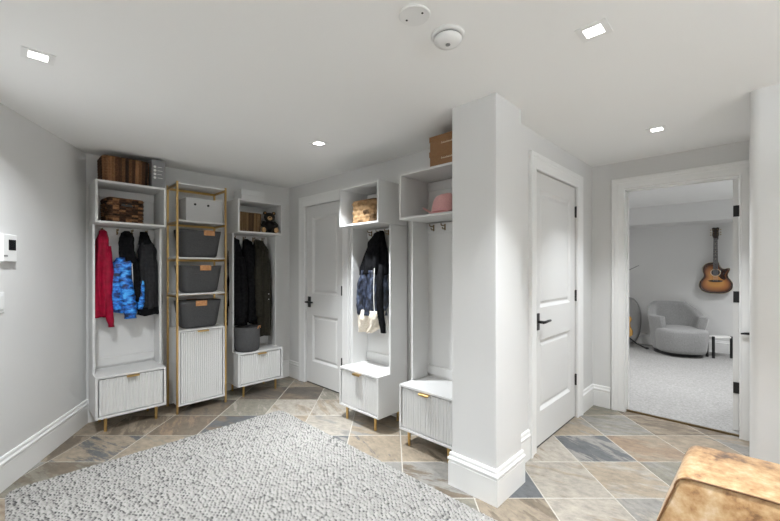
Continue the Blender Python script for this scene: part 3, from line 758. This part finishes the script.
g3 = garment('jacket', 'charcoal jacket with blue lining, right hook of left hall tree', (.916, HY, 0), 0,
    [('collar', [(1.662, -.022, .02, .030, .016), (1.60, -.02, .005, .040, .034), (1.54, -.01, -.005, .054, .044)], 'blackcloth', 4, .006),
     ('body', [(1.56, -.008, -.005, .048, .042), (1.48, .0, -.012, .066, .058), (1.3, -.002, -.026, .074, .068), (1.1, .002, -.034, .080, .078), (.96, .002, -.036, .082, .080)], 'darkcloth', 6, .010),
     ('hem_band', [(.975, .002, -.036, .084, .083), (.94, .002, -.036, .083, .082), (.905, .002, -.036, .079, .078)], 'blackcloth', 6, .006)],
    [([(-.056, -.06, 1.26), (-.066, -.09, 1.14), (-.070, -.095, 1.04), (-.072, -.09, .965)], [.020, .028, .028, .022], 'camo')])
g4 = garment('coat', 'long black coat at the left of the corner hall tree', (1.735, HY, 0), 0,
    [('body', [(1.66, -.005, .03, .018, .014), (1.63, -.01, .005, .050, .035), (1.5, -.01, -.015, .066, .062), (1.2, -.004, -.03, .076, .080), (.9, .0, -.035, .078, .085), (.72, .0, -.035, .076, .083)], 'blackcloth', 6, .010)],
    [([(.03, -.07, 1.45), (.045, -.105, 1.25), (.05, -.110, 1.0), (.05, -.105, .80)], [.030, .036, .036, .030], 'blackcloth')])
g4b = garment('coat', 'black coat between the long black one and the olive one, corner hall tree', (1.870, HY, 0), 0,
    [('body', [(1.652, .0, .03, .018, .014), (1.62, .0, .005, .044, .036), (1.5, .004, -.018, .060, .066), (1.2, -.004, -.034, .058, .086), (.95, -.006, -.036, .056, .088), (.74, -.006, -.036, .054, .084)], 'blackcloth', 5, .009)], [])
g5 = garment('coat', 'long dark olive coat at the right of the corner hall tree', (2.008, HY, 0), 0,
    [('body', [(1.655, -.02, .03, .02, .014), (1.63, -.01, .005, .052, .040), (1.52, .005, -.014, .084, .064), (1.2, .016, -.028, .092, .078), (.85, .014, -.034, .092, .080), (.57, .012, -.034, .084, .074)], 'olive', 6, .011)],
    [([(-.03, -.06, 1.54), (-.058, -.10, 1.3), (-.060, -.11, 1.05), (-.050, -.10, .80)], [.042, .048, .044, .036], 'olive')])
for z in (1.04, .98):
    bm = bmesh.new(); ellipsoid(bm, (.052, -.118, z), (.007, .004, .007), 10, 6); obj('snap_button', bm, M['stripe'], g5, smooth=True)
HX = 2.084 + D - .085
g6 = garment('jacket', 'black and slate blue hooded jacket with cream lining beside the far door', (HX, 2.418, 0), -PI/2,
    [('hood', [(1.668, .0, .03, .016, .012), (1.64, .0, .0, .045, .036), (1.55, -.01, -.02, .082, .064), (1.42, -.015, -.03, .112, .080), (1.32, -.015, -.036, .135, .086), (1.27, -.015, -.036, .138, .086)], 'blackcloth', 7, .012),
     ('body', [(1.31, -.035, -.035, .135, .084), (1.2, -.045, -.040, .145, .090), (1.02, -.042, -.042, .142, .092), (.91, -.040, -.042, .136, .088)], 'slateblue', 7, .013),
     ('fleece_lining', [(.955, -.040, -.045, .138, .084), (.89, -.045, -.055, .130, .084), (.82, -.055, -.055, .108, .070), (.755, -.095, -.055, .060, .050)], 'cream', 6, .014)],
    [([(.085, -.06, 1.36), (.108, -.100, 1.20), (.116, -.104, 1.0), (.134, -.095, .86), (.144, -.09, .775)], [.030, .036, .036, .034, .026], 'blackcloth'),
     ([(-.10, -.06, 1.32), (-.150, -.085, 1.2), (-.152, -.09, 1.05), (-.140, -.09, .90)], [.032, .040, .038, .030], 'slateblue')])
bm = bmesh.new(); tube(bm, [(.075, -.128, 1.33), (.078, -.140, 1.18), (.082, -.142, 1.02), (.092, -.136, .90)], .0045, 6); obj('piping', bm, M['printw'], g6)

# ------------------------------------------------------------------ rug
def make_rug():
    W, L = 1.80, 2.72; s = 6
    nx, ny = int(W/.0255), int(L/.0165); cw_, cl = W/nx, L/ny
    gx, gy = nx*s+1, ny*s+1
    X = np.linspace(0, W, gx); Y = np.linspace(0, L, gy)
    xx, yy = np.meshgrid(X, Y)
    rng = np.random.default_rng(4)
    row = np.floor(yy/cl); sh = (row % 2)*.5
    wob = rng.normal(0, .16, ny+1)[np.clip(row.astype(int), 0, ny)]
    u = xx/cw_ + sh + wob + .22*np.sin(yy*21 + 2.1*np.sin(xx*9)) + .12*np.sin(xx*57 + row*2.3); v = yy/cl
    hgt = np.abs(np.sin(np.pi*u))**.7 * np.abs(np.sin(np.pi*v))**.7
    ci = np.clip(np.floor(u).astype(int), 0, nx); cj = np.clip(row.astype(int), 0, ny-1)
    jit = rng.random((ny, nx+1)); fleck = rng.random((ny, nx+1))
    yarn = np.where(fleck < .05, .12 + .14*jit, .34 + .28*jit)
    # streaky heather: neighbouring loops along a row share yarn now and then
    for k in range(1, nx+1):
        same = rng.random(ny) < .12; yarn[same, k] = yarn[same, k-1]
    # dark speck per loop: gap shade put into the colour, mixed with dark yarn
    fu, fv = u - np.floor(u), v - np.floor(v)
    gap_speck = np.clip(1 - (np.abs(fu - .80)/.34)**2 - (np.abs(fv - .35)/.50)**2, 0, 1)
    tone = yarn[cj, ci] - (.16 + .62*jit[cj, np.clip(ci+1, 0, nx)])*gap_speck
    e = np.minimum(np.minimum(xx, W-xx), np.minimum(yy, L-yy)); edge = np.clip(e/.018, 0, 1)**.5
    z = .004 + edge*(.002 + .0125*hgt*(.7 + .5*jit[cj, ci])) 
    z = np.where(e < 1e-6, .001, z)
    # rounded corners
    rc = .075
    for cx, cy in ((rc, rc), (W-rc, rc), (rc, L-rc), (W-rc, L-rc)):
        dx, dy = xx-cx, yy-cy
        msk = (dx*(1 if cx > W/2 else -1) > 0) & (dy*(1 if cy > L/2 else -1) > 0)
        mxn = np.maximum(abs(dx), abs(dy)); nrm2 = np.sqrt(dx*dx+dy*dy) + 1e-9
        xx = np.where(msk, cx + dx*mxn/nrm2, xx); yy = np.where(msk, cy + dy*mxn/nrm2, yy)
    co = np.stack([xx.ravel(), yy.ravel(), z.ravel()], 1)
    idx = np.arange(gx*gy).reshape(gy, gx)
    f = np.stack([idx[:-1, :-1], idx[:-1, 1:], idx[1:, 1:], idx[1:, :-1]], -1).reshape(-1, 4)
    me = bpy.data.meshes.new('area_rug')
    me.vertices.add(len(co)); me.vertices.foreach_set('co', co.astype(np.float32).ravel())
    me.loops.add(f.size); me.loops.foreach_set('vertex_index', f.astype(np.int32).ravel())
    me.polygons.add(len(f)); me.polygons.foreach_set('loop_start', np.arange(0, f.size, 4, dtype=np.int32)); 
    me.update(calc_edges=True)
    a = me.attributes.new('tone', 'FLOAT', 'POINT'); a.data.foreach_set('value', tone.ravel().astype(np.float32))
    me.polygons.foreach_set('use_smooth', np.ones(len(f), dtype=bool))
    me.materials.append(M['rug'])
    o = bpy.data.objects.new('area_rug', me); C.objects.link(o); o.location = (.0, .455, 0)
    # hem so the rug has a solid rim and underside
    return tag(o, 'large chunky woven light grey rug on the slate floor', 'rug')
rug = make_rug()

# ------------------------------------------------------------------ cowhide bench (front right)
t = thing('cowhide_ottoman', 'brindle cowhide ottoman with piped seam in front of the right wall', 'ottoman', (1.985, -.262, 0))
def ott_profile(inset=0.0, wide=.507, zt=.455):
    """front outline: flared sides, rounded upper corners, slightly crowned top (local y, z)"""
    w1, w0, r = wide - inset, wide + .115 - inset, .055
    top = zt - inset; P = [(w0, .035), (w1 + .062, .22), (w1 + .022, .34)]
    for k in range(7):
        a_ = PI/2*k/6; P.append((w1 - r + r*math.cos(a_), top - r + r*math.sin(a_)))
    P.append((w1*.5, top + .008)); P.append((0, top + .011))
    return P + [(-y, z) for y, z in P[::-1][1:]]
bm = bmesh.new(); R = []
for x, ins in ((0, .004), (.004, 0), (.10, -.004), (.30, -.004), (.40, 0), (.425, .008), (.44, .024), (.446, .06)):
    R.append([bm.verts.new((x + (0.455 - z)*(-.12 if x < .2 else .05), y, z)) for y, z in ott_profile(ins)])
skin(bm, R, False); bm.faces.new(R[0][::-1]); bm.faces.new(R[-1])
obj('body', bm, M['cowhide'], t, smooth=True, bevel=.004, angle=50)
bm = bmesh.new(); tube(bm, [(-.002 + (.455 - z)*-.12, y, z) for y, z in ott_profile(.0)], .0038, 8); obj('piping', bm, M['piping'], t, smooth=True)
for x in (.03, .40):
    for y in (-.54, .54):
        bm = bmesh.new(); lathe(bm, [(.02, 0), (.025, .037)], 16, (x, y, 0)); obj('foot', bm, M['rosewood'], t)

# ------------------------------------------------------------------ music room
# barrel armchair
t = thing('swivel_armchair', 'grey upholstered barrel armchair on the carpet below the guitar wall', 'armchair', (7.30, .875, .0125), 0)
AR = math.radians
FD = math.radians(-72 - 90)   # seat front faces towards the doorway and slightly to its right
def arch(a):   # height of shell rim at angle a from the back centre
    q = abs(a)
    return .78 - .20*min(1, max(0, (q - AR(38))/AR(50)))**1.0
def shell():
    bm = bmesh.new(); R = []; n = 44; A = [AR(-128) + AR(256)*k/n for k in range(n+1)]
    def ring(rb, rt, zb, ztf, inner):
        pass
    cols = []
    for a in A:
        h = arch(a); q = abs(a)
        prof = []
        ro0, ro1 = .345, .43 - .0*q
        ri = .280
        zt = h
        ex = 1.0
        for z, r in ((.06, ro0), (.2, ro0 + (ro1-ro0)*.25), (.4, ro0 + (ro1-ro0)*.55), (zt-.05, ro0 + (ro1-ro0)*.95), (zt-.012, ro1 - .004), (zt, ro1-.03), (zt, ri+.055), (zt-.014, ri+.028), (zt-.06, ri+.02), (.40, ri), (.06, ri-.02)):
            prof.append(bm.verts.new((r*math.sin(a), r*math.cos(a), z)))
        cols.append(prof)
    for c0, c1 in zip(cols, cols[1:]):
        m_ = len(c0)
        for k in range(m_): bm.faces.new((c0[k], c0[(k+1) % m_], c1[(k+1) % m_], c1[k]))
    bm.faces.new(cols[0]); bm.faces.new(cols[-1][::-1]); return bm
FZ = math.radians(70)          # local +y is the chair's back
t.rotation_euler = (0, 0, -AR(62)); t.scale = (.89, .89, 1)
obj('barrel_back', shell(), M['grey_velvet'], t, smooth=True, bevel=.006, angle=60)
bm = bmesh.new(); R = []
for z, s_ in ((.06, .93), (.10, .97), (.20, 1.0), (.30, 1.03), (.36, 1.035), (.385, 1.02), (.398, .97), (.404, .85), (.406, .5)):
    R.append([bm.verts.new((.352*s_*x, -.10 + .39*s_*y, z)) for x, y in [(math.copysign(abs(math.cos(a))**.75, math.cos(a)), math.copysign(abs(math.sin(a))**.8, math.sin(a))) for a in [2*PI*k/48 for k in range(48)]]])
skin(bm, R, True); obj('seat', bm, M['grey_velvet'], t, smooth=True)
bm = bmesh.new(); lathe(bm, [(.33, .002), (.33, .055), (.2, .058)], 48); obj('swivel_base', bm, M['black'], t)
# side table
t = thing('side_table', 'small side table with white top and black legs right of the armchair', 'side table', (7.345, .38, .0125), math.atan2(RT.y, RT.x))
obj('table_top', nb((-.128, .16, -.065, .065, .290, .312)), M['stone'], t, bevel=.006)
for x, y in ((-.132, -.055), (.132, -.055), (-.132, .055)):
    obj('leg', nb((x-.013, x+.013, y-.013, y+.013, 0, .318)), M['black'], t, bevel=.002)

# guitar
def guitar():
    # local: x right, z up, front faces -y; z = 0 at the bottom of the body
    t = thing('acoustic_guitar', 'sunburst acoustic guitar with cutaway hanging on the music room wall', 'guitar', (7.742, .437, .935), -PI/2)
    half = [(0, 0), (.07, .004), (.13, .022), (.172, .06), (.190, .11), (.186, .16), (.165, .205), (.142, .24), (.134, .27), (.137, .30), (.146, .335), (.148, .37), (.138, .41), (.110, .445), (.07, .463), (.03, .468)]
    cut = [(0, 0), (.07, .004), (.13, .022), (.172, .06), (.190, .11), (.186, .16), (.165, .205), (.142, .24), (.134, .27), (.138, .30), (.147, .325), (.155, .350), (.158, .372), (.146, .384), (.122, .378), (.098, .371), (.075, .378), (.055, .40), (.040, .435), (.034, .468)]
    def dens(P, n=3):
        out = []
        for i in range(len(P)-1):
            p0 = Vector(P[max(i-1, 0)]); p1 = Vector(P[i]); p2 = Vector(P[i+1]); p3 = Vector(P[min(i+2, len(P)-1)])
            for k in range(n):
                s_ = k/n; out.append(.5*((2*p1) + (-p0+p2)*s_ + (2*p0-5*p1+4*p2-p3)*s_*s_ + (-p0+3*p1-3*p2+p3)*s_**3))
        out.append(Vector(P[-1])); return out
    right = dens(cut); left = dens(half)
    loop = [(p.x, p.y) for p in right] + [(-p.x, p.y) for p in left[::-1][:-1]]
    cx, cz = 0, .2
    bm = bmesh.new(); burst = bm.verts.layers.float.new('burst'); rings = []
    for f, y, b in ((1, 0, 0), (1, -.085, 0), (.985, -.091, 0), (.93, -.092, .20), (.86, -.093, .40), (.7, -.094, .72), (.4, -.095, .97), (.1, -.0955, 1.0)):
        ring = []
        for x, z in loop:
            v = bm.verts.new((cx + (x-cx)*f, y, cz + (z-cz)*f)); v[burst] = b; ring.append(v)
        rings.append(ring)
    skin(bm, rings, True); body = obj('body', bm, M['burst'], t, smooth=True, bevel=0)
    bm = bmesh.new(); tube(bm, [(x, -.086, z) for x, z in loop + loop[:1]], .0035, 6, False); obj('binding', bm, M['ivory'], body, smooth=True)
    def disc(name, r, x, z, y, m, par, r2=None, th=.002):
        b = bmesh.new(); n = 32
        if r2 is None: prism(b, [(x + r*math.cos(2*PI*k/n), y, z + r*math.sin(2*PI*k/n)) for k in range(n)], (0, th, 0))
        else:
            tube(b, [(x + (r+r2)/2*math.cos(2*PI*k/n), y, z + (r+r2)/2*math.sin(2*PI*k/n)) for k in range(n+1)], (r-r2)/2, 6, False)
        return obj(name, b, m, par)
    disc('sound_hole', .046, 0, .315, -.097, M['gap'], t); disc('rosette', .058, 0, .315, -.0965, M['ivory'], t, .050)
    bm = bmesh.new(); prism(bm, [(x, -.098, z) for x, z in ((.045, .34), (.052, .36), (.085, .355), (.125, .372), (.130, .35), (.115, .31), (.098, .27), (.115, .225), (.095, .205), (.06, .225), (.030, .265), (.052, .29))], (0, .003, 0)); obj('pickguard', bm, M['tortoise'], t)
    bm = bmesh.new(); prism(bm, [(x, -.103, z) for x, z in ((-.085, .195), (-.07, .180), (-.03, .172), (.03, .172), (.07, .180), (.085, .195), (.04, .204), (-.04, .204))], (0, .009, 0)); obj('bridge', bm, M['rosewood'], t)
    bm = bmesh.new(); prism(bm, [(-.029, -.108, .365), (.029, -.108, .365), (.0225, -.108, .83), (-.0225, -.108, .83)], (0, .012, 0)); fb = obj('fretboard', bm, M['rosewood'], t)
    for k in range(16):
        z = .83 - .64*(1 - 2**(-k/12)) 
        if k: obj('fret', nb((-.025, .025, -.1095, -.107, z-.0012, z+.0012)), M['stripe'], fb)
    for k in (3, 5, 7, 9, 12):
        z = .83 - .64*(1 - 2**(-(k-.5)/12)); obj('inlay', nb((-.006, .006, -.1088, -.107, z-.004, z+.004)), M['ivory'], fb)
    bm = bmesh.new(); prism(bm, [(-.026, -.097, .44), (.026, -.097, .44), (.021, -.097, .84), (-.021, -.097, .84)], (0, .022, 0)); obj('neck', bm, M['mahogany'], t, bevel=.006)
    bm = bmesh.new(); prism(bm, [(-.022, -.104, .825), (.022, -.104, .825), (.037, -.100, .875), (.033, -.097, .92), (.041, -.095, .985), (.02, -.094, .992), (0, -.094, .985), (-.02, -.094, .992), (-.041, -.095, .985), (-.033, -.097, .92), (-.037, -.100, .875)], (0, .016, 0)); hs = obj('headstock', bm, M['rosewood'], t)
    for z in (.88, .915, .955):
        for s_ in (-1, 1):
            bm = bmesh.new(); tube(bm, [(s_*.03, -.088, z), (s_*.052, -.088, z)], .003, 6); ellipsoid(bm, (s_*.056, -.088, z), (.008, .004, .007), 10, 6); ellipsoid(bm, (s_*.02, -.101, z), (.0055, .008, .0055), 10, 6); obj('tuning_peg', bm, M['chrome'], hs, smooth=True)
    for k in range(6):
        x = -.018 + k*.0072; bm = bmesh.new(); tube(bm, [(x*1.35, -.110, .188), (x, -.1115, .83)], .0007, 5); obj('string', bm, M['stripe'], t)
    t.scale = (1.05, 1, 1.03)
    return t
guitar()
t = thing('guitar_hanger', 'black wall hanger holding the guitar by its headstock', 'guitar hanger', (7.75, .437, 1.805), -PI/2)
obj('wall_block', nb((-.028, .028, -.018, 0, -.03, .06)), M['black'], t, bevel=.003)
bm = bmesh.new(); tube(bm, [(0, -.018, .03), (0, -.066, .03)], .006, 8)
tube(bm, [(-.030, -.118, .026), (-.032, -.07, .020), (0, -.066, .022), (.032, -.07, .020), (.030, -.118, .026)], .005, 8); obj('yoke', bm, M['black'], t, smooth=True)

# stand at the left side of the doorway view, with an instrument and a rounded grey case behind it
t = thing('floor_stand', 'black instrument stand seen at the left edge of the doorway', 'stand', (7.30, 1.53, .0125), 0)
bm = bmesh.new(); tube(bm, [(0, 0, .10), (0, 0, 1.12)], .012, 10); obj('pole', bm, M['black'], t)
bm = bmesh.new(); ellipsoid(bm, (0, 0, .82), (.022, .022, .03)); ellipsoid(bm, (0, 0, 1.05), (.02, .02, .03)); obj('clamp', bm, M['black'], t, smooth=True)
bm = bmesh.new(); tube(bm, [(.0, .05, 1.25), (-.02, -.16, 1.36)], .006, 8); tube(bm, [(0, 0, 1.10), (.0, .05, 1.25)], .008, 8); obj('boom_arm', bm, M['greyplastic'], t, smooth=True)
for a in (-AR(95), AR(25), AR(145)):
    bm = bmesh.new(); c, s_ = math.cos(a), math.sin(a); tube(bm, [(0, 0, .16), (.14*c, .14*s_, .06), (.26*c, .26*s_, .014)], .010, 8); lg = obj('leg', bm, M['black'], t, smooth=True)
    bm = bmesh.new(); ellipsoid(bm, (.27*c, .27*s_, .016), (.03, .03, .016)); obj('rubber_foot', bm, M['black'], lg, smooth=True)
t = thing('electric_guitar', 'honey coloured instrument on the black stand, mostly behind the door casing', 'guitar', (7.20, 1.60, .16), -PI/2)
bm = bmesh.new(); ol = [(0, 0), (.09, .01), (.15, .06), (.155, .13), (.12, .20), (.115, .26), (.14, .32), (.12, .37), (.06, .35), (.03, .36)]
prism(bm, [(x, 0, z) for x, z in ol] + [(-x, 0, z) for x, z in ol[::-1][:-1]], (0, .045, 0)); obj('body', bm, noisy('honey_lacquer', [(.3, (.42, .22, .05)), (.7, (.62, .36, .10))], 8, .25), t, bevel=.006)
obj('neck', nb((-.025, .025, .01, .04, .33, .80)), M['rosewood'], t, bevel=.004)
t = thing('rounded_case', 'grey rounded case leaning on the wall behind the black stand', 'case', (7.62, 1.60, .0125), -PI/2)
bm = bmesh.new(); P = [(.19*math.copysign(abs(math.cos(a))**.8, math.cos(a)), 0, .40 + .40*math.sin(a)) for a in [2*PI*k/40 for k in range(40)]]
prism(bm, P, (0, .10, 0)); obj('shell', bm, noisy('grey_canvas', [(.3, (.28, .28, .275)), (.7, (.35, .35, .345))], 90, .85), t, bevel=.02)

# ------------------------------------------------------------------ camera, world, view
cam = bpy.data.cameras.new('camera'); co = bpy.data.objects.new('camera', cam); C.objects.link(co)
co.location = (0, 0, CAMH); co.rotation_euler = (PI/2, 0, math.atan2(-FW.x, FW.y))
cam.sensor_fit = 'HORIZONTAL'; cam.sensor_width = 36; cam.lens = 36*F/780; cam.shift_y = (HZ - 260.5)/780; cam.clip_start = .02
S.camera = co
w = bpy.data.worlds.new('world'); S.world = w; w.use_nodes = True
w.node_tree.nodes['Background'].inputs[0].default_value = (.9, .95, 1, 1); w.node_tree.nodes['Background'].inputs[1].default_value = .04
S.view_settings.view_transform = 'Standard'; S.view_settings.look = 'None'; S.view_settings.gamma = 1; S.view_settings.use_curve_mapping = False
S.view_settings.exposure = 0.05
S.cycles.max_bounces = 12; S.cycles.diffuse_bounces = 8
S.cycles.use_denoising = True
